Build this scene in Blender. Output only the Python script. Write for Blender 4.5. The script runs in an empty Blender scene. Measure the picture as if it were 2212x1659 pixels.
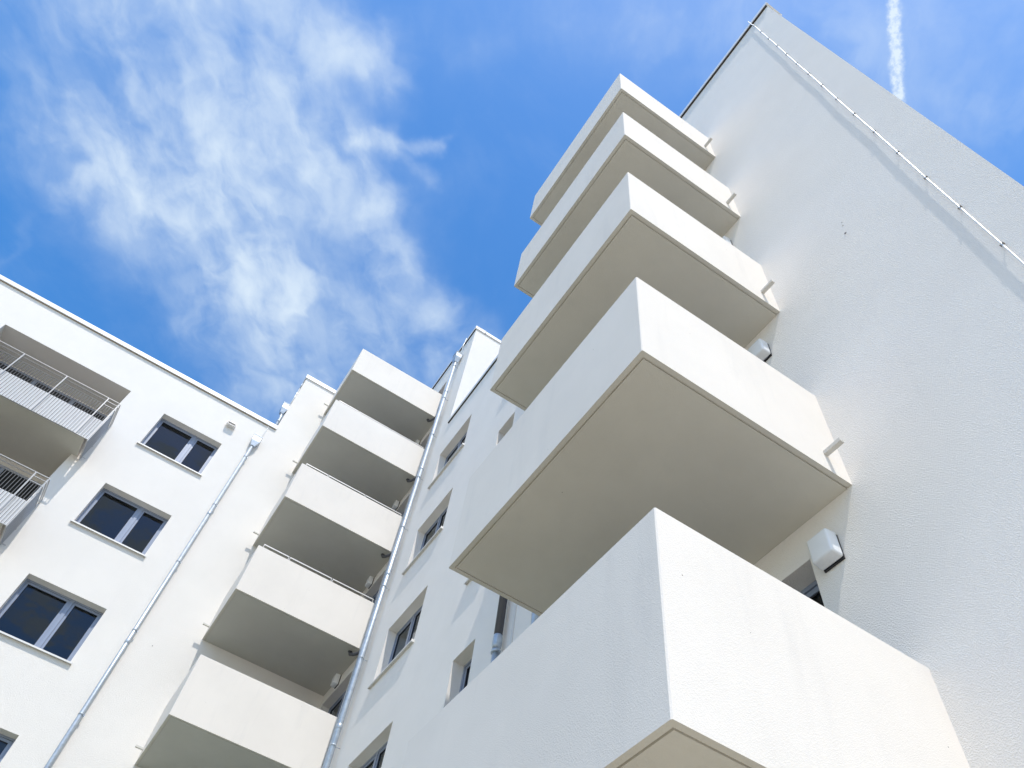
import bpy, bmesh, math, random
from mathutils import Matrix, Vector
random.seed(4)
S = bpy.context.scene
C = S.collection
# ------------------------------------------------------------------ camera
cam = bpy.data.cameras.new('camera'); co = bpy.data.objects.new('camera', cam); C.objects.link(co)
cam.sensor_width = 36; cam.lens = 36*1673.165/2212; cam.clip_end = 3000; cam.clip_start = 0.05
RW = ((0.83569, -0.53976, 0.10134), (0.50368, 0.67973, -0.53317), (0.21890, 0.49661, 0.83992))  # right, down, forward
r_, d_, f_ = [Vector(v) for v in RW]
f_.normalize(); r_ = (r_ - f_*r_.dot(f_)).normalized(); d_ = f_.cross(r_)
m = Matrix((( r_.x, -d_.x, -f_.x, 0), (r_.y, -d_.y, -f_.y, 0), (r_.z, -d_.z, -f_.z, 0), (0, 0, 0, 1)))
co.matrix_world = m
S.camera = co
# ------------------------------------------------------------------ light
TRAVEL = Vector((0.095, 0.52, -1.0)).normalized()          # the way sunlight travels
SUN = -TRAVEL
EL = math.asin(SUN.z); AZ = math.atan2(SUN.x, SUN.y)
sl = bpy.data.lights.new('sun', 'SUN'); sl.energy = 2.05; sl.angle = math.radians(0.53); sl.color = (1.0, 0.955, 0.885)
so = bpy.data.objects.new('sun', sl); C.objects.link(so)
so.rotation_euler = TRAVEL.to_track_quat('-Z', 'Y').to_euler()
S.view_settings.view_transform = 'Standard'; S.view_settings.look = 'None'
S.view_settings.gamma = 1; S.view_settings.exposure = 0.82
S.view_settings.use_curve_mapping = False

W = bpy.data.worlds.new('World'); S.world = W; W.use_nodes = True
W.cycles.sampling_method = 'MANUAL'; W.cycles.sample_map_resolution = 512
S.cycles.max_bounces = 8; S.cycles.diffuse_bounces = 4
nt = W.node_tree; nt.nodes.clear()
class G:
    """tiny node helper"""
    def __init__(s, nt): s.nt = nt
    def n(s, t, **k):
        o = s.nt.nodes.new(t)
        for a, b in k.items(): setattr(o, a, b)
        return o
    def put(s, sock, v):
        if isinstance(v, bpy.types.NodeSocket): s.nt.links.new(v, sock)
        elif v is not None: sock.default_value = v
    def m(s, op, a, b=None, c=None, clamp=False):
        o = s.n('ShaderNodeMath', operation=op, use_clamp=clamp)
        for i, v in enumerate((a, b, c)):
            if v is not None: s.put(o.inputs[i], v)
        return o.outputs[0]
    def v(s, op, a, b=None, out=0, scale=None):
        o = s.n('ShaderNodeVectorMath', operation=op)
        s.put(o.inputs[0], a)
        if b is not None: s.put(o.inputs[1], b)
        if scale is not None: s.put(o.inputs['Scale'], scale)
        return o.outputs[out]
    def noise(s, vec, scale, detail=4, rough=.5, dist=0.0, col=False):
        o = s.n('ShaderNodeTexNoise'); s.put(o.inputs['Vector'], vec)
        o.inputs['Scale'].default_value = scale; o.inputs['Detail'].default_value = detail
        o.inputs['Roughness'].default_value = rough; o.inputs['Distortion'].default_value = dist
        return o.outputs['Color' if col else 'Fac']
    def ramp(s, f, a, b, lo=0.0, hi=1.0, smooth=True):
        o = s.n('ShaderNodeMapRange'); o.interpolation_type = 'SMOOTHSTEP' if smooth else 'LINEAR'
        s.put(o.inputs['Value'], f)
        o.inputs['From Min'].default_value = a; o.inputs['From Max'].default_value = b
        o.inputs['To Min'].default_value = lo; o.inputs['To Max'].default_value = hi
        return o.outputs[0]
    def mix(s, f, a, b):
        o = s.n('ShaderNodeMix', data_type='RGBA'); s.put(o.inputs[0], f)
        s.put(o.inputs[6], a); s.put(o.inputs[7], b)
        return o.outputs[2]
g = G(nt)
sky = g.n('ShaderNodeTexSky', sky_type='NISHITA', sun_disc=False, sun_elevation=EL, sun_rotation=AZ,
          altitude=100, air_density=1.0, dust_density=0.6, ozone_density=1.6)
geo = g.n('ShaderNodeTexCoord').outputs['Generated']
sp = g.n('ShaderNodeSeparateXYZ'); g.put(sp.inputs[0], geo)
z = g.m('MAXIMUM', sp.outputs[2], 0.03)
cb = g.n('ShaderNodeCombineXYZ')
g.put(cb.inputs[0], g.m('DIVIDE', sp.outputs[0], z)); g.put(cb.inputs[1], g.m('DIVIDE', sp.outputs[1], z))
uv = cb.outputs[0]                                        # where the view direction meets a flat cloud sheet overhead
w1 = g.v('SUBTRACT', g.noise(uv, 7, 3, .55, col=True), (.5, .5, .5))
w2 = g.v('SUBTRACT', g.noise(uv, 24, 3, .6, col=True), (.5, .5, .5))
puv = g.v('MULTIPLY', g.v('ADD', g.v('ADD', uv, g.v('SCALE', w1, scale=.12)), g.v('SCALE', w2, scale=.03)), (1, 1, 0))
STROKES = [(-0.454, 0.39, -0.35, 0.508, 0.074, 0.34), (-0.539, 0.495, -0.467, 0.588, 0.042, 0.14), (-0.158, 0.392, -0.165, 0.531, 0.047, 0.3), (-0.223, 0.613, -0.079, 0.729, 0.073, 0.35), (-0.006, 0.716, 0.002, 0.839, 0.043, 0.25), (-0.003, 0.11, 0.124, 0.067, 0.055, 0.14), (0.143, 0.627, 0.149, 0.696, 0.029, 0.25), (-0.098, 0.431, 0.089, 0.588, 0.05, 0.12), (-0.357, 0.326, -0.253, 0.45, 0.096, 0.55), (-0.272, 0.282, -0.208, 0.3, 0.036, 0.45), (-0.258, 0.315, -0.146, 0.296, 0.032, 0.6), (-0.138, 0.298, -0.192, 0.391, 0.024, 0.5), (-0.381, 0.415, -0.283, 0.528, 0.075, 0.42), (-0.462, 0.584, -0.401, 0.664, 0.045, 0.4), (-0.474, 0.667, -0.381, 0.641, 0.042, 0.5), (-0.355, 0.616, -0.258, 0.655, 0.048, 0.6), (-0.305, 0.662, -0.14, 0.659, 0.062, 0.75), (-0.14, 0.659, -0.038, 0.68, 0.064, 0.7), (-0.048, 0.677, -0.06, 0.851, 0.065, 0.5), (-0.07, 0.364, -0.101, 0.411, 0.018, 0.6), (-0.077, 0.365, -0.015, 0.325, 0.008, 0.45), (-0.061, 0.368, 0.0, 0.389, 0.014, 0.3), (-0.104, 0.413, -0.053, 0.486, 0.018, 0.6), (-0.053, 0.486, 0.016, 0.512, 0.022, 0.55), (0.02, 0.518, 0.073, 0.552, 0.033, 0.65), (0.074, 0.561, 0.061, 0.656, 0.038, 0.4), (-0.261, 0.551, -0.143, 0.516, 0.058, 0.5), (-0.146, 0.494, -0.145, 0.592, 0.037, 0.45), (-0.48, 0.878, -0.448, 0.745, 0.007, 0.05), (-0.256, 0.41, -0.169, 0.457, 0.061, 0.4), (-0.163, 0.712, -0.194, 0.792, 0.047, 0.25), (0.17, 0.587, 0.172, 0.647, 0.043, 0.35), (-0.106, 0.214, -0.053, 0.215, 0.033, 0.12), (-0.072, 0.575, 0.03, 0.69, 0.045, 0.2), (0.364, -0.039, 0.476, -0.166, 0.095, 0.27), (0.52, -0.07, 0.562, -0.13, 0.073, 0.12), (0.119, 0.036, 0.275, -0.021, 0.068, 0.2), (-0.474, 0.49, -0.509, 0.574, 0.044, 0.15)]
def stroke(p, x1, y1, x2, y2, w, s):
    a = Vector((x1, y1, 0)); ba = Vector((x2, y2, 0)) - a; L = ba.length_squared
    pa = g.v('SUBTRACT', p, tuple(a))
    h = g.m('DIVIDE', g.v('DOT_PRODUCT', pa, tuple(ba), out=1), L, clamp=True)
    d = g.v('LENGTH', g.v('SUBTRACT', pa, g.v('SCALE', tuple(ba), scale=h)), out=1)
    q = g.m('DIVIDE', d, w)
    return g.m('MULTIPLY', g.m('EXPONENT', g.m('MULTIPLY', g.m('MULTIPLY', q, q), -1.0)), s)
tot = None
for st in STROKES:
    v = stroke(puv, *st[:4], st[4]*(1.22 if st[4] > .03 else 1.1), st[5])
    tot = v if tot is None else g.m('ADD', tot, v)
# wisps: noise drawn out along the wind
vr = g.n('ShaderNodeVectorRotate', rotation_type='Z_AXIS'); g.put(vr.inputs['Vector'], g.v('ADD', uv, g.v('SCALE', w1, scale=.09)))
vr.inputs['Angle'].default_value = math.radians(-52)
fib = g.noise(g.v('MULTIPLY', vr.outputs[0], (1.0, 2.4, 1)), 7, 7, .56, .15)
patch = g.ramp(g.noise(puv, 8, 4, .52, .3), .34, .64, .38, 1.18)
fine = g.noise(uv, 20, 5, .58, .3)
tex = g.m('ADD', g.m('MULTIPLY', g.ramp(fib, .26, .74), .50), g.m('MULTIPLY', g.ramp(fine, .25, .75), .22))
dens = g.m('MULTIPLY', g.m('MULTIPLY', tot, patch), g.m('ADD', g.m('MULTIPLY', tex, 1.15), .22))
veil = g.m('MULTIPLY', g.ramp(g.noise(uv, 3.5, 6, .6, .4), .45, .8), .10)
trail = stroke(g.v('MULTIPLY', g.v('ADD', uv, g.v('SCALE', g.v('SUBTRACT', g.noise(uv, 110, 3, .6, col=True), (.5, .5, .5)), scale=.011)), (1, 1, 0)),
               0.20, -0.203, 0.55, 0.095, 0.0072, 1.0)
trail = g.m('MULTIPLY', g.ramp(trail, .08, .95), g.ramp(g.noise(uv, 140, 3, .6), .3, .65, .45, .95))
unseen_clouds = g.m('MULTIPLY', g.ramp(g.noise(uv, 11, 5, .6, .3), .44, .60, 0, .85), g.ramp(g.m('DIVIDE', sp.outputs[1], z), -.55, -.25, 1, 0))  # clouds behind the camera, added only to pattern the window reflections
dens = g.m('ADD', g.m('MULTIPLY', g.m('SUBTRACT', 1.0, g.m('EXPONENT', g.m('MULTIPLY', g.m('ADD', dens, veil), -1.15))), .95), g.m('MULTIPLY', trail, .8))
dens = g.m('MINIMUM', g.m('ADD', dens, unseen_clouds), .92)
hs = g.n('ShaderNodeHueSaturation'); g.put(hs.inputs['Color'], sky.outputs[0]); hs.inputs['Saturation'].default_value = 1.34
cloudcol = (3.1, 3.55, 3.9, 1)
colr = g.mix(dens, hs.outputs[0], cloudcol)
bg = g.n('ShaderNodeBackground'); g.put(bg.inputs[0], colr); bg.inputs[1].default_value = 0.15
ow = g.n('ShaderNodeOutputWorld'); nt.links.new(bg.outputs[0], ow.inputs[0])

# ------------------------------------------------------------------ materials
MAT = {}
def material(name, col, rough=.8, metal=0.0, build=None, spec=None):
    mt = bpy.data.materials.new(name); mt.use_nodes = True
    q = G(mt.node_tree); b = mt.node_tree.nodes['Principled BSDF']
    b.inputs['Base Color'].default_value = (*col, 1); b.inputs['Roughness'].default_value = rough
    b.inputs['Metallic'].default_value = metal
    if spec is not None: b.inputs['Specular IOR Level'].default_value = spec
    if build: build(q, b, q.n('ShaderNodeNewGeometry').outputs['Position'])
    MAT[name] = mt
    return mt
def bump(q, b, h, dist, strength=1.0):
    o = q.n('ShaderNodeBump'); o.inputs['Distance'].default_value = dist; o.inputs['Strength'].default_value = strength
    q.put(o.inputs['Height'], h); q.put(b.inputs['Normal'], o.outputs[0])
def render_coat(base, grain, depth, mott=.05, specks=0.0, streaks=0.0):
    def f(q, b, p):
        rt = q.n('ShaderNodeVectorRotate', rotation_type='EULER_XYZ'); q.put(rt.inputs['Vector'], p); rt.inputs['Rotation'].default_value = (.61, .87, .43); pr = rt.outputs[0]
        col = q.mix(q.ramp(q.noise(p, 1.1, 6, .6), .3, .7), tuple(c*(1-mott) for c in base)+(1,), (*base, 1))
        if streaks:
            mp = q.n('ShaderNodeMapping'); q.put(mp.inputs[0], p); mp.inputs['Scale'].default_value = (4.5, 4.5, .6)
            s_ = q.ramp(q.noise(mp.outputs[0], 1.0, 7, .62, .4), .52, .75, 0, streaks)
            col = q.mix(s_, col, tuple(c*k for c, k in zip(base, (.86, .865, .88)))+(1,))
        if specks:
            vo = q.n('ShaderNodeTexVoronoi'); q.put(vo.inputs['Vector'], p); vo.inputs['Scale'].default_value = 4.2
            k = q.m('LESS_THAN', vo.outputs['Distance'], specks)
            col = q.mix(k, col, (.16, .14, .12, 1))
        q.put(b.inputs['Base Color'], col)
        vg = q.n('ShaderNodeTexVoronoi'); q.put(vg.inputs['Vector'], q.v('ADD', pr, q.v('SCALE', q.noise(pr, grain*.35, 2, .6, col=True), scale=.02))); vg.inputs['Scale'].default_value = grain; h = q.m('ADD', q.m('ADD', vg.outputs['Distance'], q.m('MULTIPLY', q.noise(pr, grain*.3, 2, .6), .5)), q.m('MULTIPLY', q.noise(p, 1.7, 2, .5), .5))
        bump(q, b, h, depth)
    return f
material('wall_render', (.87, .828, .772), .92, build=render_coat((.87, .828, .772), 125, .0034, .035, .004, .10), spec=.15)
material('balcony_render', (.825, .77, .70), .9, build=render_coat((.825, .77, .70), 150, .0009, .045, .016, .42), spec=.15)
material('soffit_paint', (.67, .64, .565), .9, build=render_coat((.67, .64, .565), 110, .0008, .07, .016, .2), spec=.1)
def spangle(q, b, p):
    q.put(b.inputs['Base Color'], q.mix(q.ramp(q.noise(p, 14, 4, .6), .3, .7), (.40, .45, .51, 1), (.52, .57, .62, 1)))
material('galvanised', (.66, .7, .75), .42, .45, spangle)
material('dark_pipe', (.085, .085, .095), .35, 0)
material('underside_brown', (.30, .24, .18), .8)  # for the painted line under the left coping
material('coping_metal', (.80, .80, .80), .45, .1)
material('shade_gap_dark', (.05, .045, .04), .8)  # near-black that stands for the shadow gap under the copings
material('window_frame', (.27, .31, .40), .35, .1, spec=.5)
material('gasket', (.02, .02, .025), .5)
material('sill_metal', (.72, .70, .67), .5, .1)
material('spout_metal', (.60, .58, .53), .55, .1)
material('lamp_opal', (.86, .87, .88), .22, spec=.5)
material('rail_metal', (.52, .51, .50), .42, .3)
material('bar_metal', (.13, .13, .13), .5, .2)
material('rod_metal', (.86, .86, .84), .35, .3)
material('clip_metal', (.24, .22, .20), .6)
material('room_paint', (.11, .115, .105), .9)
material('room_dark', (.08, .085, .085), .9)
def paving(q, b, p):
    br = q.n('ShaderNodeTexBrick'); q.put(br.inputs['Vector'], p); br.inputs['Scale'].default_value = 1.6
    br.inputs['Color1'].default_value = (.48, .42, .32, 1); br.inputs['Color2'].default_value = (.52, .455, .35, 1)
    br.inputs['Mortar'].default_value = (.22, .19, .15, 1); br.inputs['Mortar Size'].default_value = .01
    n_ = q.ramp(q.noise(p, .35, 6, .6), .3, .7, .8, 1.1)
    q.put(b.inputs['Base Color'], q.v('SCALE', br.outputs[0], scale=n_))
material('paving', (.42, .36, .28), .9, build=paving)
material('dark_tiles', (.07, .07, .068), .6)
gm = bpy.data.materials.new('glass'); gm.use_nodes = True; q = G(gm.node_tree); gm.node_tree.nodes.clear()
tr = q.n('ShaderNodeBsdfTransparent'); tr.inputs[0].default_value = (.55, .66, .72, 1)
gl = q.n('ShaderNodeBsdfGlossy'); gl.inputs['Roughness'].default_value = .015; gl.inputs['Color'].default_value = (.85, .92, 1, 1)
bp_ = q.n('ShaderNodeBump'); bp_.inputs['Distance'].default_value = .004; bp_.inputs['Strength'].default_value = .5
q.put(bp_.inputs['Height'], q.noise(q.n('ShaderNodeNewGeometry').outputs['Position'], 2.2, 2, .5)); q.put(gl.inputs['Normal'], bp_.outputs[0])
fr = q.n('ShaderNodeFresnel'); fr.inputs[0].default_value = 1.5
mx = q.n('ShaderNodeMixShader'); q.put(mx.inputs[0], q.m('MULTIPLY', fr.outputs[0], 1.25, clamp=True))
q.put(mx.inputs[1], tr.outputs[0]); q.put(mx.inputs[2], gl.outputs[0])
q.put(q.n('ShaderNodeOutputMaterial').inputs[0], mx.outputs[0]); MAT['glass'] = gm

# ------------------------------------------------------------------ mesh helpers
class MB:
    def __init__(s): s.bm = bmesh.new()
    def quad(s, *p): return s.bm.faces.new([s.bm.verts.new(v) for v in p])
    def box(s, x0, x1, y0, y1, z0, z1):
        v = [s.bm.verts.new((x, y, z)) for z in (z0, z1) for y in (y0, y1) for x in (x0, x1)]
        for f in ((0,2,3,1),(4,5,7,6),(0,1,5,4),(2,6,7,3),(1,3,7,5),(0,4,6,2)): s.bm.faces.new([v[i] for i in f])
        return s
    def cbox(s, x0, x1, y0, y1, z0, z1, c=.006):
        """box with chamfered edges"""
        b2 = MB(); b2.box(x0, x1, y0, y1, z0, z1)
        bmesh.ops.bevel(b2.bm, geom=b2.bm.edges[:], offset=c, segments=2, affect='EDGES', profile=.6)
        s.absorb(b2); return s
    def absorb(s, o):
        me = bpy.data.meshes.new('t'); o.bm.to_mesh(me); s.bm.from_mesh(me); bpy.data.meshes.remove(me); o.bm.free()
    def tube(s, pts, r, seg=16, cap=True):
        pts = [Vector(p) for p in pts]; rings = []
        rr = r if isinstance(r, (list, tuple)) else [r]*len(pts)
        up = None
        for i, p in enumerate(pts):
            t = (pts[min(i+1, len(pts)-1)] - pts[max(i-1, 0)]).normalized()
            a = t.orthogonal().normalized() if up is None else (up - t*up.dot(t)).normalized()
            up = a; b = t.cross(a)
            rings.append([s.bm.verts.new(p + (a*math.cos(2*math.pi*k/seg) + b*math.sin(2*math.pi*k/seg))*rr[i]) for k in range(seg)])
        for a, b in zip(rings, rings[1:]):
            for k in range(seg):
                f = s.bm.faces.new((a[k], a[(k+1) % seg], b[(k+1) % seg], b[k])); f.smooth = True
        if cap: s.bm.faces.new(rings[0][::-1]); s.bm.faces.new(rings[-1])
        return s
    def prism(s, out, z0, z1, c=.0):
        """plan outline (ccw) lifted from z0 to z1, top edge eased by c"""
        n = len(out)
        def inset(pts, d):
            r = []
            for i in range(n):
                p0, p1, p2 = Vector(pts[i-1]), Vector(pts[i]), Vector(pts[(i+1) % n])
                e1 = (p1-p0).normalized(); e2 = (p2-p1).normalized()
                n1 = Vector((-e1.y, e1.x)); n2 = Vector((-e2.y, e2.x)); k = (n1+n2); k = k/max(.3, k.length_squared)*2
                r.append(p1 + k*d)
            return r
        L = [(out, z0), (out, z1-c)] + ([(inset(out, c), z1)] if c else [])
        if not c: L[1] = (out, z1)
        R = [[s.bm.verts.new((p[0], p[1], zz)) for p in pts] for pts, zz in L]
        for a, b in zip(R, R[1:]):
            for k in range(n): s.bm.faces.new((a[k], a[(k+1) % n], b[(k+1) % n], b[k]))
        s.bm.faces.new(R[0][::-1]); s.bm.faces.new(R[-1])
        return s
    def mesh(s, name, mat):
        bmesh.ops.recalc_face_normals(s.bm, faces=s.bm.faces[:])
        return s.raw(name, mat)
    def two(s, name, mat, mat2, test):
        me = s.mesh(name, mat); me.materials.append(MAT[mat2])
        for p in me.polygons:
            if test(p): p.material_index = 1
        return me
    def raw(s, name, mat):
        me = bpy.data.meshes.new(name); s.bm.to_mesh(me); s.bm.free(); me.materials.append(MAT[mat]); return me
def thing(name, label, cat, loc, group=None):
    o = bpy.data.objects.new(name, None); C.objects.link(o); o.location = loc; o['label'] = label; o['category'] = cat
    o.empty_display_size = .3
    if group: o['group'] = group
    return o
def part(name, me, parent, loc=(0, 0, 0), rz=0.0, label=None):
    """loc is a world place for a part of a thing, a local one for a sub-part"""
    o = bpy.data.objects.new(name, me); C.objects.link(o); o.parent = parent
    if parent.type == 'EMPTY': o.location = Vector(loc) - parent.location
    else: o.location = loc
    o.rotation_euler = (0, 0, rz)
    if label: o['label'] = label
    return o

GZ = -1.5                                                 # ground below the camera
XF = 3.842                                                # facade plane that faces -x
YF = 15.865                                               # facade plane that faces -y
PIT = 2.9                                                 # storey height

gme = MB(); gme.quad((-300, -300, GZ), (300, -300, GZ), (300, 300, GZ), (-300, 300, GZ))
go = bpy.data.objects.new('ground', gme.raw('ground', 'paving')); C.objects.link(go); go['kind'] = 'structure'

material('lawn', (.07, .10, .035), .95, build=lambda q, b, p: q.put(b.inputs['Base Color'], q.mix(q.ramp(q.noise(p, 6, 6, .7), .3, .7), (.05, .075, .03, 1), (.11, .14, .06, 1))))
gme = MB(); gme.quad((-40, 6.4, GZ+.006), (3.7, 6.4, GZ+.006), (3.7, 15.75, GZ+.006), (-40, 15.75, GZ+.006))  # grass out of view, added to dim and green the bounce on the left soffits
go = bpy.data.objects.new('lawn', gme.raw('lawn', 'lawn')); C.objects.link(go); go['kind'] = 'structure'
# a wall with openings, in local axes: x along the wall, +y into the building, z up
def wall_mesh(x0, x1, z0, z1, ops, t=.30, skip_top=False):
    w = MB()
    xs = sorted({x0, x1, *[v for o in ops for v in o[:2]]}); zs = sorted({z0, z1, *[v for o in ops for v in o[2:4]]})
    def hole(a, b, c, d): return any(o[0] <= a+1e-6 and b <= o[1]+1e-6 and o[2] <= c+1e-6 and d <= o[3]+1e-6 for o in ops)
    for a, b in zip(xs, xs[1:]):
        for c, d in zip(zs, zs[1:]):
            if hole(a, b, c, d): continue
            w.quad((a, 0, c), (b, 0, c), (b, 0, d), (a, 0, d)); w.quad((b, t, c), (a, t, c), (a, t, d), (b, t, d))
    for a, b, c, d, *e in ops:
        D = e[0] if e else t
        w.quad((a, 0, d), (b, 0, d), (b, D, d), (a, D, d)); w.quad((a, 0, c), (a, D, c), (b, D, c), (b, 0, c))
        w.quad((a, 0, c), (a, 0, d), (a, D, d), (a, D, c)); w.quad((b, 0, c), (b, D, c), (b, D, d), (b, 0, d))
        if e: w.quad((a, D, c), (b, D, c), (b, D, d), (a, D, d))
    w.quad((x0, 0, z0), (x0, t, z0), (x0, t, z1), (x0, 0, z1)); w.quad((x1, 0, z0), (x1, 0, z1), (x1, t, z1), (x1, t, z0))
    w.quad((x0, 0, z1), (x1, 0, z1), (x1, t, z1), (x0, t, z1))
    bmesh.ops.remove_doubles(w.bm, verts=w.bm.verts[:], dist=1e-5)
    return w
FX = -math.pi/2                                           # turn for walls that face -x: local x runs along world -y

# ------------------------------------------------------------------ window prototypes (origin: lower middle of the opening, outer wall plane)
REC = .19
def frame_meshes(w, h, mull, right_of=True, rec=REC):
    """mull = x of the mullion's middle, or None"""
    f = MB(); d0, d1 = rec, rec+.07
    a, b = -w/2, w/2
    F = .038; SA = .048                                   # outer frame, sash
    f.box(a, b, d0, d1, h-F, h); f.box(a, b, d0, d1, 0, F)
    f.box(a, a+F, d0, d1, F, h-F); f.box(b-F, b, d0, d1, F, h-F)
    panes = []
    cells = [(a+F, b-F)] if mull is None else [(a+F, mull-.035), (mull+.035, b-F)]
    if mull is not None: f.box(mull-.035, mull+.035, d0, d1, F, h-F)
    gk = MB()
    for c0, c1 in cells:
        g0, g1 = d0+.014, d1-.008
        c0 += .004; c1 -= .004; z0, z1 = F+.004, h-F-.004
        f.box(c0, c1, g0, g1, z1-SA, z1); f.box(c0, c1, g0, g1, z0, z0+SA)
        f.box(c0, c0+SA, g0, g1, z0+SA, z1-SA); f.box(c1-SA, c1, g0, g1, z0+SA, z1-SA)
        panes.append((c0+SA, c1-SA, z0+SA, z1-SA))
        p, r, s_, t_ = panes[-1]
        gk.box(p, r, g0+.008, g0+.022, t_-.012, t_); gk.box(p, p+.008, g0+.008, g0+.022, s_, t_-.012); gk.box(r-.008, r, g0+.008, g0+.022, s_, t_-.012)
    gl_ = []
    for p, r, s_, t_ in panes:
        k = MB(); y = d0+.036
        k.quad((p, y, s_), (r, y, s_), (r, y, t_), (p, y, t_)); gl_.append(k.raw('pane', 'glass'))
    return f.mesh('window', 'window_frame'), gk.mesh('gasket', 'gasket'), gl_
def sill_mesh(w):
    s = MB(); a, b = -w/2-.04, w/2+.04
    s.box(a, b, -.058, -.05, -.035, .0)                   # front lip
    s.box(a, b, -.0499, -.001, -.012, -.003)
    s.box(-w/2+.002, w/2-.002, .0, REC-.002, .0, .014)
    s.box(a-.006, a, -.06, -.001, -.037, .018); s.box(b, b+.006, -.06, -.001, -.037, .018)
    for x in (a+.15, 0, b-.15): s.box(x-.012, x+.012, -.045, -.001, -.028, -.0125)
    return s.mesh('sill', 'sill_metal')
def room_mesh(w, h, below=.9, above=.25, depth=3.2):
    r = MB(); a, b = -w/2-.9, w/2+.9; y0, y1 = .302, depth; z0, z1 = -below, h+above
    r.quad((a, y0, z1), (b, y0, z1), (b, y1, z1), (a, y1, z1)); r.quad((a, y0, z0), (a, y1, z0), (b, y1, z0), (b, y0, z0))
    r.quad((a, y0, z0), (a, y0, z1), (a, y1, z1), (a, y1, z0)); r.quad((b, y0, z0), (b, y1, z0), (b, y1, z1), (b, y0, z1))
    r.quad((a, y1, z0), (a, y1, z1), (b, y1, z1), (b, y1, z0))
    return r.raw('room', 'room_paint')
class WinKind:
    def __init__(s, w, h, mull, sill=True, below=.9, blind=None, dark=False):
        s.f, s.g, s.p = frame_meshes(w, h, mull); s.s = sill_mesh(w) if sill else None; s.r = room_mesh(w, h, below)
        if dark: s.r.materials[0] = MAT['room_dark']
    def put(s, parent, loc, rz, label=None):
        o = part('window', s.f, parent, loc, rz, label); part('gasket', s.g, o)
        for p in s.p: part('pane', p, o)
        if s.s: part('sill', s.s, o)
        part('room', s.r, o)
        return o
WH = 1.35
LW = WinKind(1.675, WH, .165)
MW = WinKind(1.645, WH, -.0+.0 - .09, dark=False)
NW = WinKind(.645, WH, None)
# ------------------------------------------------------------------ coping
def coping_line(p0, p1, out, zb, zt, over=.045, back=.34, e0=0.0, e1=0.0):
    """metal coping along a wall top from p0 to p1 (plan), out = outward unit"""
    p0, p1, out = Vector((*p0, 0)), Vector((*p1, 0)), Vector((*out, 0)); t = (p1-p0).normalized()
    p0 = p0 - t*e0; p1 = p1 + t*e1
    m_ = MB()
    prof = [(over, zb), (over, zt-.012), (over-.012, zt), (-back-.02, zt+.02), (-back-.02, zb), (-back, zb), (-back, zt-.026), (.001, zt-.026), (.001, zb)]
    A = [m_.bm.verts.new(tuple(p0 + out*d + Vector((0, 0, h)))) for d, h in prof]
    B = [m_.bm.verts.new(tuple(p1 + out*d + Vector((0, 0, h)))) for d, h in prof]
    n = len(prof)
    for k in range(n): m_.bm.faces.new((A[k], A[(k+1) % n], B[(k+1) % n], B[k]))
    m_.bm.faces.new(A[::-1]); m_.bm.faces.new(B)
    return m_
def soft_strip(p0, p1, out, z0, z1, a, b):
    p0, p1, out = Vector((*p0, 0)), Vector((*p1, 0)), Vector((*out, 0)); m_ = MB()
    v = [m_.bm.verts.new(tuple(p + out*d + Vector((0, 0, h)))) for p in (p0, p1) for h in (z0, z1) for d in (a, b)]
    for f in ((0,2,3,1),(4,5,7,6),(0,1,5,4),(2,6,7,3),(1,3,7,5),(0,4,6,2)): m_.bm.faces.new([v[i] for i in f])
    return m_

# ------------------------------------------------------------------ THE THREE WINGS
right = thing('apartment_building', 'right wing with five large solid balconies and a long white rod down its bare wall', 'building', (XF, 6.2, GZ), 'joined wings of the white apartment block')
tall = thing('apartment_building', 'tallest narrow block in the middle, with a sunlit step and two drainpipes', 'building', (XF, 14.5, GZ), 'joined wings of the white apartment block')
left = thing('apartment_building', 'bright white left wing with dark windows, railed recessed balconies and five solid balconies', 'building', (-4, YF, GZ), 'joined wings of the white apartment block')

Y_END, Y_STEP, Y_BACK = -.20, 12.56, 19.0
R_UNDER, R_TOP = 17.54, 17.69
T_UNDER, T_TOP = 23.16, 23.32
# openings
mid_tops = [7.355 + PIT*k for k in range(-2, 4)]
m1 = [(-12.50, -10.857, t-WH, t) for t in mid_tops]
m2 = [(-8.946, -8.302, t-WH, t) for t in mid_tops]
rdoor = [(-4.55, -2.60, 4.455+PIT*k-2.15, 4.455+PIT*k) for k in range(0, 5)]
w = wall_mesh(-Y_STEP, -Y_END, GZ, R_TOP-.03, m1+m2+rdoor)
part('wall', w.raw('wall', 'wall_render'), right, (XF, 0, 0), FX)
ldoor = [(-15.72, -14.135, t-2.2, t) for t in [10.25+PIT*k for k in range(-1, 5)]]
w = wall_mesh(-Y_BACK, -Y_STEP, GZ, T_TOP-.03, ldoor)
part('wall', w.raw('wall', 'wall_render'), tall, (XF, 0, 0), FX)
# step wall of the tall block, its other sides, roofs
w = MB(); w.box(XF+.30, XF+9, Y_STEP, Y_STEP+.30, GZ, T_TOP-.03); part('wall', w.mesh('wall', 'wall_render'), tall)
tall.children[-1].location = -tall.location
w = MB(); w.box(XF, XF+.30, Y_STEP, Y_STEP+.0005, R_TOP, T_TOP-.031); w.bm.free()
def world_part(name, mb, mat, parent, smoothf=False, label=None, raw=False):
    o = part(name, mb.raw(name, mat) if raw else mb.mesh(name, mat), parent, (0, 0, 0)); 
    if label: o['label'] = label
    return o
w = MB(); w.box(XF+8.7, XF+9, Y_STEP+.30, Y_BACK, GZ, T_TOP-.03); w.box(XF+.30, XF+8.7, Y_BACK-.3, Y_BACK, GZ, T_TOP-.03)
world_part('rear_wall', w, 'wall_render', tall)
w = MB(); w.box(XF+.30, XF+8.7, Y_STEP+.30, Y_BACK-.3, T_TOP-.4, T_TOP-.15); world_part('roof', w, 'room_dark', tall)
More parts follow.
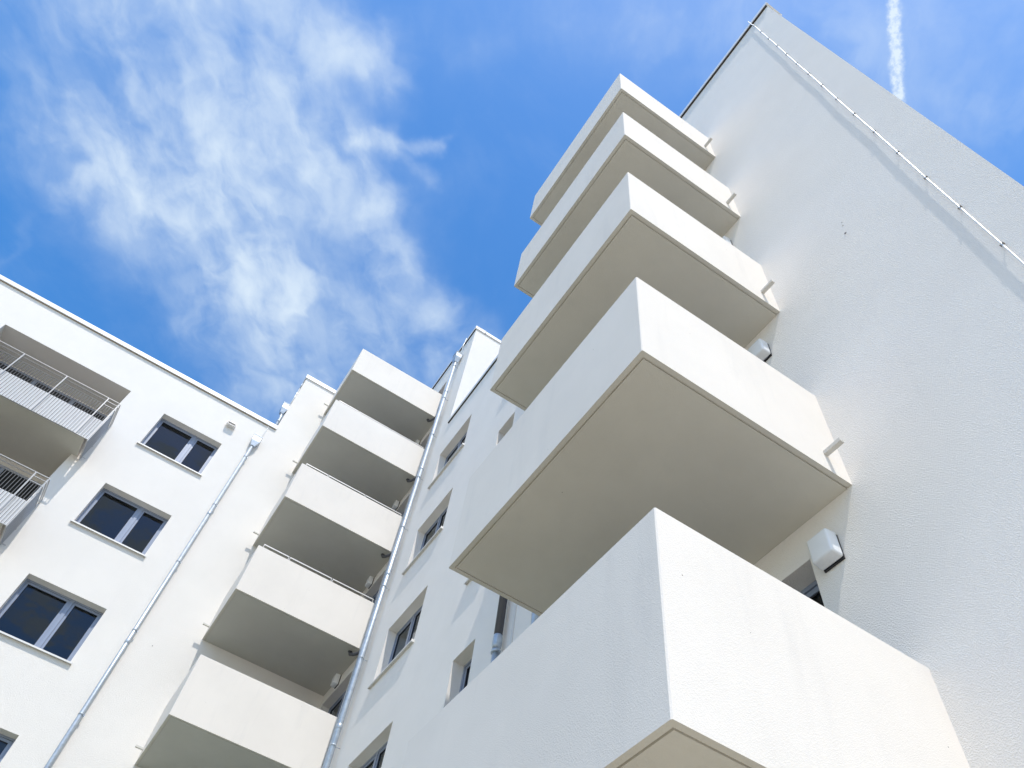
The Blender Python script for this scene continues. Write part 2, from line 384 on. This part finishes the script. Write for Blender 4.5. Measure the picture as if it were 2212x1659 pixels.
w = MB(); w.box(XF+.30, XF+9, Y_END, Y_END+.3, GZ, R_TOP-.03); w.box(XF+8.7, XF+9, Y_END+.3, Y_STEP-.001, GZ, R_TOP-.03)
world_part('rear_wall', w, 'wall_render', right)
w = MB(); w.box(XF+.30, XF+8.7, Y_END+.3, Y_STEP-.001, R_TOP-.4, R_TOP-.15); world_part('roof', w, 'room_dark', right)
world_part('coping', coping_line((XF, Y_STEP-.03), (XF, Y_END), (-1, 0), R_UNDER, R_TOP, e1=.045), 'coping_metal', right)
world_part('coping_shade_strip', soft_strip((XF, Y_STEP-.03), (XF, Y_END), (-1, 0), R_UNDER-.022, R_UNDER-.0006, .001, .036), 'shade_gap_dark', right)  # dark strip paints the shadow gap under the coping
world_part('coping', coping_line((XF, Y_BACK), (XF, Y_STEP), (-1, 0), T_UNDER, T_TOP, e1=.045), 'coping_metal', tall)
world_part('coping_shade_strip', soft_strip((XF, Y_BACK), (XF, Y_STEP), (-1, 0), T_UNDER-.022, T_UNDER-.0006, .001, .036), 'shade_gap_dark', tall)  # shadow gap painted the same way on the tall block
world_part('coping', coping_line((XF+.36, Y_STEP), (XF+9, Y_STEP), (0, -1), T_UNDER, T_TOP, e0=.36), 'coping_metal', tall)
# left wing: low part x<-.15, high part up to the inner corner
XS = -.15; XL = -16.0
L_UNDER, L_TOP = 17.565, 17.72
H_UNDER, H_TOP = 20.41, 20.58
lwin = [(-2.8415, -1.1665, t-WH, t) for t in [7.37+2.897*k for k in range(-2, 4)]]
LG0, LG1 = -7.29, -3.868
slabs = [13.47-PIT*k for k in range(0, 4)]
logg = [(LG0, LG1, 13.67, 16.215, 1.19)] + [(LG0, LG1, s_+.2-PIT, s_, 1.19) for s_ in slabs[:3]]
w = wall_mesh(XL, XS, GZ, L_TOP-.03, lwin+logg)
part('wall', w.raw('wall', 'wall_render'), left, (0, YF, 0))
w = wall_mesh(XS, XF-.001, GZ, H_TOP-.03, [])
part('wall', w.raw('wall', 'wall_render'), left, (0, YF, 0))
w = MB(); w.box(XL, XS-.001, YF+8.7, YF+9, GZ, L_TOP-.03); w.box(XL, XL+.3, YF+.3, YF+8.7, GZ, L_TOP-.03)
w.box(XS, XS+.3, YF+.3, YF+9, GZ, H_TOP-.03); w.box(XS+.3, XF-.001, YF+8.7, YF+9, GZ, H_TOP-.03)
world_part('rear_wall', w, 'wall_render', left)
w = MB(); w.box(XL+.3, XS-.001, YF+.3, YF+8.7, L_TOP-.4, L_TOP-.15); w.box(XS+.3, XF-.001, YF+.3, YF+8.7, H_TOP-.4, H_TOP-.15)
world_part('roof', w, 'room_dark', left)
world_part('coping', coping_line((XL, YF), (XS-.0, YF), (0, -1), L_UNDER, L_TOP, over=.065, e1=.02), 'coping_metal', left)
world_part('coping_shade_strip', soft_strip((XL, YF), (XS, YF), (0, -1), L_UNDER-.008, L_UNDER-.0006, .001, .034), 'underside_brown', left)  # shade line of the coping's underside, painted as a brown strip
world_part('coping', coping_line((XS, YF), (XF-.001, YF), (0, -1), H_UNDER, H_TOP, e0=.045), 'coping_metal', left)
world_part('coping', coping_line((XS, YF+9), (XS, YF+.36), (-1, 0), H_UNDER, H_TOP), 'coping_metal', left)
# windows
for a, b, c, d in lwin: LW.put(left, ((a+b)/2, YF, c), 0)
for a, b, c, d in m1: MW.put(right, (XF, -(a+b)/2, c), FX)
for a, b, c, d in m2: NW.put(right, (XF, -(a+b)/2, c), FX)
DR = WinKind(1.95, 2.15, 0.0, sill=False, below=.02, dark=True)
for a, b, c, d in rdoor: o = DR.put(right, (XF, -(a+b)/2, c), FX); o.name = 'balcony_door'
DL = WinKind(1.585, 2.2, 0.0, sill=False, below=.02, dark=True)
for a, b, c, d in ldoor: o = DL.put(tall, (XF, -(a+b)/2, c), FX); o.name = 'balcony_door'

# ------------------------------------------------------------------ solid balconies (origin: wall line, underside)
def solid_balcony(poly_out, poly_in, lip_in, plate, h, slab_top=.2):
    """U shaped parapet. poly_out/poly_in run from wall to wall round the free sides"""
    b = MB(); G_ = .014
    out = poly_out + poly_in[::-1]
    b.prism(out, G_, h, .008)
    b.prism(poly_out + lip_in[::-1], 0, G_-.0002)
    return b
c_ = .007
# right stack: x from face 1.8397 to the wall, y 2.052..4.789
x0, y0, y1 = 1.8397-XF, 0.0, 4.789-2.052
po = [(0, y1), (x0+c_, y1), (x0, y1-c_), (x0, y0+c_), (x0+c_, y0), (0, y0)]
T_ = .14
pi = [(0, y1-T_), (x0+T_, y1-T_), (x0+T_, y1-T_-.001), (x0+T_, y0+T_+.001), (x0+T_, y0+T_), (0, y0+T_)]
l_ = .040
li = [(0, y1-l_), (x0+l_, y1-l_), (x0+l_, y1-l_-.001), (x0+l_, y0+l_+.001), (x0+l_, y0+l_), (0, y0+l_)]
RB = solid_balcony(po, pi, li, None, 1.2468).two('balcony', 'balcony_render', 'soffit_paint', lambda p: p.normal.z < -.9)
k = MB(); k.box(x0+l_+.013, -.001, y0+l_+.013, y1-l_-.013, -.0005, .0135); k.box(x0+T_+.001, -.001, y0+T_+.001, y1-T_-.001, .0136, .2)
k.box(x0+.01, x0+T_, y0+.01, y1-.01, .0142, .0145) if False else None
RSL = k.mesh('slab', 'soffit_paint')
k = MB(); k.box(x0+T_+.002, -.002, y0+T_+.002, y1-T_-.002, .2002, .22); RFL = k.mesh('floor', 'dark_tiles')
k = MB(); k.box(x0+.002, -.002, y0+.002, y1-.002, .0, .0) if False else None
def spout_mesh(length):
    s = MB(); s.cbox(-.022, .022, -length, .004, -.008, .008, .002)
    s.cbox(-.022, -.016, -length, .004, .0082, .03, .001); s.cbox(.016, .022, -length, .004, .0082, .03, .001)
    return s.mesh('overflow_spout', 'spout_metal')
SPR = spout_mesh(.17)
def ringwall(): pass
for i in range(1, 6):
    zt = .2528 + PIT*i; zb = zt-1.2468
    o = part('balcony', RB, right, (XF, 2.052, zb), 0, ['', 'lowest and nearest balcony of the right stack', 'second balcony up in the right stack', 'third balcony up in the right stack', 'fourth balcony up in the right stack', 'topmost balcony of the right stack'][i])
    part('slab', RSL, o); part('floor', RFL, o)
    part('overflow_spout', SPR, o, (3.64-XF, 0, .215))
# left stack: x .855..XF, y 13.82..YF ; parapet end stands a little off the wall
xa, xb, yb = .855, XF, 13.82-YF
GAP = .085
po = [(xa, 0), (xa, yb+c_), (xa+c_, yb), (xb-GAP, yb)]
pi = [(xa+T_, 0), (xa+T_, yb+T_), (xa+T_+.001, yb+T_), (xb-GAP, yb+T_)]
li = [(xa+l_, 0), (xa+l_, yb+l_), (xa+l_+.001, yb+l_), (xb-GAP, yb+l_)]
po = po; b = MB()
b.prism(po + pi[::-1], .014, 1.2622, .008); b.prism(po + li[::-1], 0, .0138)
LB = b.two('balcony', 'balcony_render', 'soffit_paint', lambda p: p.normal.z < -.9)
k = MB(); k.box(xa+l_+.013, xb-.001, yb+l_+.013, -.001, -.0005, .0135); k.box(xa+T_+.001, xb-.001, yb+T_+.001, -.001, .0136, .2)
k.box(xb-GAP+.001, xb-.001, yb+.02, yb+l_+.012, 0, .19)
material('soffit_paint_shaded', (.5, .48, .43), .9, build=render_coat((.55, .54, .49), 110, .0008, .06, .012, .25)); LSL = k.mesh('slab', 'soffit_paint_shaded')  # same paint as the right soffits, darkened so the colour carries the shade
k = MB(); k.box(xa+T_+.002, xb-.002, yb+T_+.002, -.002, .2002, .22); LFL = k.mesh('floor', 'dark_tiles')
SPL = spout_mesh(.155)
# guard rail behind the parapet, drain under the slab
k = MB()
yr = 13.95-YF; h0, h1 = 1.2622-.14, 1.2622+.205
for a, b_ in ((.966, 1.583), (1.605, 2.662), (2.684, 3.74)):
    k.box(a, b_, yr, yr+.012, h1-.028, h1); k.box(a, a+.012, yr, yr+.035, h0, h1-.0282); k.box(b_-.012, b_, yr, yr+.035, h0, h1-.0282)
for a in (1.589, 2.668): k.box(a, a+.01, yr+.036, yr+.06, h0, h1-.05)
for a in (1.2, 1.594, 2.1, 2.673, 3.2, 3.6): k.box(a-.02, a+.02, yr+.013, 13.82+T_-YF+.02, h0, h0+.04)
RAIL = k.mesh('guard_rail', 'rail_metal')
k = MB()
k.tube([(3.635, 14.05-YF, .04), (3.635, 14.05-YF, -.03), (3.645, 14.03-YF, -.075), (3.69, 13.93-YF, -.12), (3.735, 13.78-YF, -.16), (3.745, 13.60-YF, -.20)], .036, 14)
k.tube([(3.635, 14.05-YF, -.002), (3.635, 14.05-YF, -.0018)], [.052, .052], 18)
DRAIN = k.mesh('drain_pipe', 'dark_pipe')
names = ['', 'lowest balcony of the left stack, cut by the bottom edge', 'second balcony up in the left stack', 'third balcony up in the left stack', 'fourth balcony up in the left stack', 'topmost balcony of the left stack, against the sky']
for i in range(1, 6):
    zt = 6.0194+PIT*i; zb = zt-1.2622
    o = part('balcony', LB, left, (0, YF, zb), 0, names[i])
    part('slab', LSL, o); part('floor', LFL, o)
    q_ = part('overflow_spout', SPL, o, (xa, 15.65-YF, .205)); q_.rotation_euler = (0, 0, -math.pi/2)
    if i in (2, 3, 4): part('guard_rail', RAIL, o)
    if i > 1: part('drain_pipe', DRAIN, o)

# ------------------------------------------------------------------ wall lamps (origin: back, lower edge middle; opens to -y)
def lamp_mesh(w_, h_, d_):
    s = MB()
    b2 = MB(); b2.box(-w_/2, w_/2, -d_, -.016, 0, h_)
    for v in b2.bm.verts:
        if v.co.y < -d_+.01:
            v.co.x *= .93
            v.co.z = v.co.z*.93 + h_*.035
    bmesh.ops.bevel(b2.bm, geom=b2.bm.edges[:], offset=.02, segments=3, affect='EDGES', profile=.5)
    for f in b2.bm.faces: f.smooth = True
    s.absorb(b2); return s.mesh('wall_lamp', 'lamp_opal')
LAMP = lamp_mesh(.21, .25, .13)
k = MB(); k.box(-.095, .095, -.0155, -.001, -.004, .235); LBASE = k.mesh('backplate', 'gasket')
for i in range(0, 5):
    o = part('wall_lamp', LAMP, right, (XF, 2.41, 4.24+PIT*i), FX); part('backplate', LBASE, o)
for i in range(-1, 4):
    o = part('wall_lamp', LAMP, tall, (XF, 14.99, 10.315+PIT*i), FX); part('backplate', LBASE, o)

# ------------------------------------------------------------------ recessed balconies of the left wing with metal railings
SX0 = -7.43; SX1 = -3.735; SY = 15.20
k = MB(); k.box(SX0+.012, SX1-.012, SY+.012, YF-.001, -.004, .2); k.box(LG0+.001, LG1-.001, YF, YF+1.188, -.004, -.001); 
SLAB = k.mesh('balcony', 'soffit_paint')
k = MB(); k.box(SX0+.014, SX1-.014, SY+.013, YF-.002, .2002, .215); k.box(LG0+.002, LG1-.002, YF-.0019, YF+1.187, .202, .215); material('light_tiles', (.24, .23, .21), .7); LGF = k.mesh('floor', 'light_tiles')
k = MB()
z0 = .0
k.box(SX0, SX1, SY, SY+.0115, -.006, .206); k.box(SX1-.0115, SX1, SY+.012, YF-.001, -.006, .206); k.box(SX0, SX0+.0115, SY+.012, YF-.001, -.006, .206)
EDGE = k.mesh('slab_edge', 'balcony_render')
def railing():
    k = MB(); RY = 15.085; xr = -3.645; xl = -7.52
    Z = lambda v: v-13.47
    top, mid, low, bot = Z(14.86), Z(14.745), Z(14.605), Z(13.39)
    posts = [-3.95-1.067*i for i in range(4)]
    edges = [xr] + posts + [xl]
    for a, b_ in zip(edges[1:], edges):
        k.box(a+.012, b_-.012, RY, RY+.030, top-.012, top); k.box(a+.012, b_-.012, RY, RY+.022, mid-.01, mid); k.box(a+.012, b_-.012, RY, RY+.022, low-.010, low); k.box(a+.012, b_-.012, RY, RY+.030, bot, bot+.010)
        k.box(a+.002, a+.0118, RY, RY+.035, bot, top); k.box(b_-.0118, b_-.002, RY, RY+.035, bot, top)
        n = max(1, int(round((b_-a)/.0667)))
        for j in range(1, n):
            x = a + (b_-a)*j/n
            k.box(x-.0045, x+.0045, RY+.003, RY+.024, bot+.0102, low-.0102)
    for x in posts:
        k.box(x-.006, x+.006, RY+.036, SY-.001, .02, .06); k.box(x-.03, x+.03, SY-.012, SY-.001, -.0, .12)
        k.tube([(x, RY+.04, .03), (x, RY+.06, .03)], .012, 8)
    for xx, sgn in ((xr, 1), (xl, -1)):
        a, b_ = RY+.036, YF-.03
        for zz in (top, mid, low): k.box(xx-.012, xx+.012, a, b_, zz-.01, zz)
        k.box(xx-.012, xx+.012, a, b_, bot, bot+.01)
        k.box(xx-.012, xx+.012, b_+.0002, b_+.012, bot, top)
        for j in range(1, 11):
            y = a+(b_-a)*j/11; k.box(xx-.012, xx+.012, y-.0045, y+.0045, bot+.0102, low-.0102)
        k.box(xx-.02, xx+.02, b_+.0122, YF-.001, .45, .49); k.tube([(xx-.03, YF-.12, -.045), (xx+.11, YF-.12, -.045)], .012, 8)
    return k.two('railing', 'rail_metal', 'bar_metal', lambda p: .0095 < p.area < .0122 or .0235 < p.area < .0272)
RL = railing()
k = MB(); k.box(-1.6, 1.6, -.06, -.001, 0, 2.42); LDF = k.mesh('balcony_door', 'window_frame')
material('dark_glazing', (.012, .016, .022), .04, spec=.6)
def pane_mesh(a, b_):
    k = MB(); k.quad((a, -.063, .08), (b_, -.063, .08), (b_, -.063, 2.35), (a, -.063, 2.35)); return k.raw('pane', 'dark_glazing')
LDG = [pane_mesh(a, a+.95) for a in (-1.52, -.475, .57)]
material('screen_panel', (.78, .78, .79), .5)
k = MB(); k.box(-7.49, -3.665, 15.152, 15.158, -.03, .68); k.box(-3.672, -3.666, 15.159, YF-.04, -.03, .68)
LSC = k.mesh('screen_panel', 'screen_panel')
for i, s_ in enumerate(slabs[:3]):
    o = part('balcony', SLAB, left, (0, 0, s_), 0, ['recessed balcony with metal bar railing, the upper one', 'recessed balcony with metal bar railing, the lower one', None][i])
    part('slab_edge', EDGE, o); part('floor', LGF, o)
    part('railing', RL, o)
    part('screen_panel', LSC, o)
    d_o = part('balcony_door', LDF, left, (-5.58, YF+1.188, s_+.218))
    for pm in LDG: part('pane', pm, d_o)

# ------------------------------------------------------------------ rainwater goods
def pipe_clips(x, y, zs, r, wall_dir, stand):
    k = MB()
    for zz in zs:
        k.tube([(x, y, zz-.018), (x, y, zz+.018)], r+.006, 16)
        a = Vector((x, y, zz)); b_ = a + Vector(wall_dir)*stand
        k.tube([a, b_], .007, 8)
        t = Vector((wall_dir[1], -wall_dir[0], 0))
        k.box(*sorted((a+t*(r+.012)).x + s for s in (-.012, .012)), *sorted((a+t*(r+.012)).y + s for s in (-.012, .012)), zz-.018, zz+.018)
    return k
def collars(x, y, zs, r):
    k = MB()
    for zz in zs: k.tube([(x, y, zz-.05), (x, y, zz-.045), (x, y, zz+.045), (x, y, zz+.05)], [r+.001, r+.006, r+.006, r+.001], 18)
    return k
def hopper(cx, cy, zt, w_, dp, hb, ht, rp, face):
    """box open at the top tapering to the pipe; face 'x' or 'y' = wall normal axis"""
    k = MB()
    hw, hd = (w_/2, dp/2) if face == 'y' else (dp/2, w_/2)
    r0 = [(cx-hw, cy-hd), (cx+hw, cy-hd), (cx+hw, cy+hd), (cx-hw, cy+hd)]
    t_ = rp+.008
    r1 = [(cx-t_, cy-t_), (cx+t_, cy-t_), (cx+t_, cy+t_), (cx-t_, cy+t_)]
    rim = [(cx+(px-cx)*1.07, cy+(py-cy)*1.07) for px, py in r0]
    R = []
    for pts, zz in ((r1, zt-hb-ht), (r0, zt-hb), (r0, zt-.012), (rim, zt-.011), (rim, zt), ([(cx+(px-cx)*.9, cy+(py-cy)*.9) for px, py in r0], zt), ([(cx+(px-cx)*.9, cy+(py-cy)*.9) for px, py in r0], zt-hb*.8)):
        R.append([k.bm.verts.new((*p, zz)) for p in pts])
    for a, b_ in zip(R, R[1:]):
        for j in range(4): k.bm.faces.new((a[j], a[(j+1) % 4], b_[(j+1) % 4], b_[j]))
    k.bm.faces.new(R[0][::-1]); k.bm.faces.new(R[-1])
    k.box(cx-hw*1.12, cx+hw*1.12, cy-hd*1.12, cy+hd*1.12, zt+.012, zt+.020)
    k.box(cx-.01, cx+.01, cy-.01, cy+.01, zt-.02, zt+.0119)
    return k
def downpipe(parent, x, y, ztop, zbot, r, wd, stand, clip_z, collar_z, label=None):
    k = MB(); k.tube([(x, y, zbot), (x, y, ztop)], r, 20)
    o = part('downpipe', k.mesh('downpipe', 'galvanised'), parent, (0, 0, 0), 0, label)
    cm_ = pipe_clips(x, y, [0.0], r, wd, stand).mesh('pipe_clip', 'galvanised')
    for zz in clip_z: part('pipe_clip', cm_, o, (0, 0, zz))
    cm_ = collars(x, y, [0.0], r).mesh('pipe_collar', 'galvanised')
    for zz in collar_z: part('pipe_collar', cm_, o, (0, 0, zz))
    return o
# left front
o = downpipe(left, -.455, 15.775, 16.44, GZ, .046, (0, 1, 0), .085, [15.95-1.97*i for i in range(9)], [12.75-1.95*2*i+.9 for i in range(4)], 'drainpipe down the bright front')
part('hopper', hopper(-.452, 15.77, 16.82, .235, .16, .20, .20, .046, 'y').mesh('hopper', 'galvanised'), o)
k = MB(); k.tube([(-.36, 15.80, 16.8), (-.36, 15.80, 17.4), (-.36, 15.83, 17.55)], .006, 8); part('wire', k.mesh('wire', 'rod_metal'), o)
# on the narrow side of the raised part
k = MB(); k.tube([(-.245, 16.3, 18.83), (-.215, 16.3, 18.6), (-.215, 16.3, 17.3)], .045, 18)
o = part('downpipe', k.mesh('downpipe', 'galvanised'), left)
o['label'] = 'short drainpipe above the low roof'
part('hopper', hopper(-.255, 16.3, 19.25, .20, .20, .22, .22, .046, 'y').mesh('hopper', 'galvanised'), o)
part('pipe_clip', pipe_clips(-.215, 16.3, [18.45], .045, (1, 0, 0), .06).mesh('pipe_clip', 'galvanised'), o)
k = MB(); k.tube([(-.175, 16.2, 19.2), (-.175, 16.2, 20.2)], .012, 8); k.box(-.19, XS-.001, 16.18, 16.22, 19.9, 19.94); part('wire', k.mesh('wire', 'rod_metal'), o)
# tall block: main pipe from the hopper and the balcony drain beside it
o = downpipe(tall, 3.70, 13.30, 21.75, GZ, .055, (1, 0, 0), .14, [21.55-1.93*i for i in range(12)], [20.0-3.86*i for i in range(6)], 'main drainpipe with a hopper near the roof')
part('hopper', hopper(3.70, 13.30, 22.25, .27, .20, .24, .24, .055, 'x').mesh('hopper', 'galvanised'), o)
k = MB(); k.tube([(3.76, 13.20, 22.2), (3.76, 13.20, 22.9), (3.78, 13.14, 23.3)], .012, 8); k.tube([(3.76, 13.20, 22.35), (3.70, 13.25, 22.1)], .012, 8); part('wire', k.mesh('wire', 'rod_metal'), o)
downpipe(tall, 3.745, 13.58, 19.12, GZ, .042, (1, 0, 0), .095, [18.4-1.93*i for i in range(10)], [19.05-PIT*i for i in range(6)], 'thinner drainpipe that collects the balcony drains')
# dark pipe near the foot of the right wing
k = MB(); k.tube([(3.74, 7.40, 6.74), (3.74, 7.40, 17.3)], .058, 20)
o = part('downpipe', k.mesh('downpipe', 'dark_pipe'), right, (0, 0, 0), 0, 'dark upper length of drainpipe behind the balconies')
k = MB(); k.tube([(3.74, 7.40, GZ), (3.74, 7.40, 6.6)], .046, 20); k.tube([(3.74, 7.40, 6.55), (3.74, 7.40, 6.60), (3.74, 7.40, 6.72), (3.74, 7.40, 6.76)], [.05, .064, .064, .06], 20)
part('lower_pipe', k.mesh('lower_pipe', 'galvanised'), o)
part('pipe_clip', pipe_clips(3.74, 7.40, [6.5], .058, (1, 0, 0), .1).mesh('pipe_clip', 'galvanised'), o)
k = MB(); k.tube([(3.76, 6.52, GZ), (3.76, 6.52, 17.3)], .045, 18)
part('downpipe', k.mesh('downpipe', 'galvanised'), right)
k = MB(); k.box(XF-.014, XF-.0005, 7.17, 7.215, GZ, R_UNDER-.01); part('cream_strip', k.mesh('cream_strip', 'sill_metal'), right)  # thin cream strip down the wall beside the dark pipe

# ------------------------------------------------------------------ oval vent spout, conductor rod, little fixings
def stadium(cx, cz, w_, h_, n=10):
    r = h_/2; a = w_/2-r; P = []
    for i in range(n+1): t = -math.pi/2+math.pi*i/n; P.append((cx+a+r*math.cos(t), cz+r*math.sin(t)))
    for i in range(n+1): t = math.pi/2+math.pi*i/n; P.append((cx-a+r*math.cos(t), cz+r*math.sin(t)))
    return P
k = MB(); R = []
for w_, h_, y in ((.27, .115, YF-.0005), (.27, .115, YF-.135), (.262, .107, YF-.14), (.225, .070, YF-.14), (.225, .070, YF-.02)):
    R.append([k.bm.verts.new((px, y, pz)) for px, pz in stadium(-1.245, 16.80, w_, h_)])
for a, b_ in zip(R, R[1:]):
    n = len(a)
    for j in range(n): f = k.bm.faces.new((a[j], a[(j+1) % n], b_[(j+1) % n], b_[j])); f.smooth = False
part('vent_spout', k.mesh('vent_spout', 'sill_metal'), left)
k = MB(); k.bm.faces.new([k.bm.verts.new((px, YF-.03, pz)) for px, pz in stadium(-1.245, 16.80, .222, .067)])
o = part('vent_opening', k.raw('vent_opening', 'gasket'), [c for c in left.children if c.name.startswith('vent_spout')][0])
# rod
zs = [17.281-.8193*i for i in range(24)]
k = MB(); pts = [(3.785, .221, 17.62), (3.795, .221, 17.48)]
for i, zz in enumerate(zs): pts.append((3.818+.0015*math.sin(i*2.1), .208-.0013*i*.9+.0025*math.sin(i*1.7), zz))
pts[0] = (3.775, .224, 17.78)
pts.insert(0, (3.84, .235, 17.80))
k.tube(pts, .0078, 10)
o = part('conductor_rod', k.mesh('conductor_rod', 'rod_metal'), right)
cl = MB(); cl.cbox(-.010, .012, -.018, -.006, -.009, .009, .002); cl.cbox(-.008, .012, .006, .017, -.008, .008, .002); cl.tube([(.010, 0, 0), (.026, 0, 0)], .005, 8)
cm = cl.mesh('rod_clip', 'clip_metal')
for i, zz in enumerate(zs[:22]): part('rod_clip', cm, o, (3.816, .208-.0013*i*.9+.0025*math.sin(i*1.7), zz), random.uniform(-.2, .2))
# scuffs and anchors
def dot(parent, x, y, zz, r, face, mat='clip_metal'):
    k = MB(); n = Vector((-1, 0, 0)) if face == 'x' else Vector((0, -1, 0)); p = Vector((x, y, zz))
    k.tube([p, p+n*.006], [r, r*.7], 7); part('wall_anchor', k.mesh('wall_anchor', mat), parent)
dot(left, .021, YF-.0005, 9.95, .012, 'y')
dot(right, XF-.0005, 1.054, 7.893, .014, 'x')
dot(right, XF-.0005, 1.03, 8.06, .009, 'x', 'spout_metal')
dot(right, XF-.0005, 1.02, 8.13, .007, 'x', 'spout_metal')
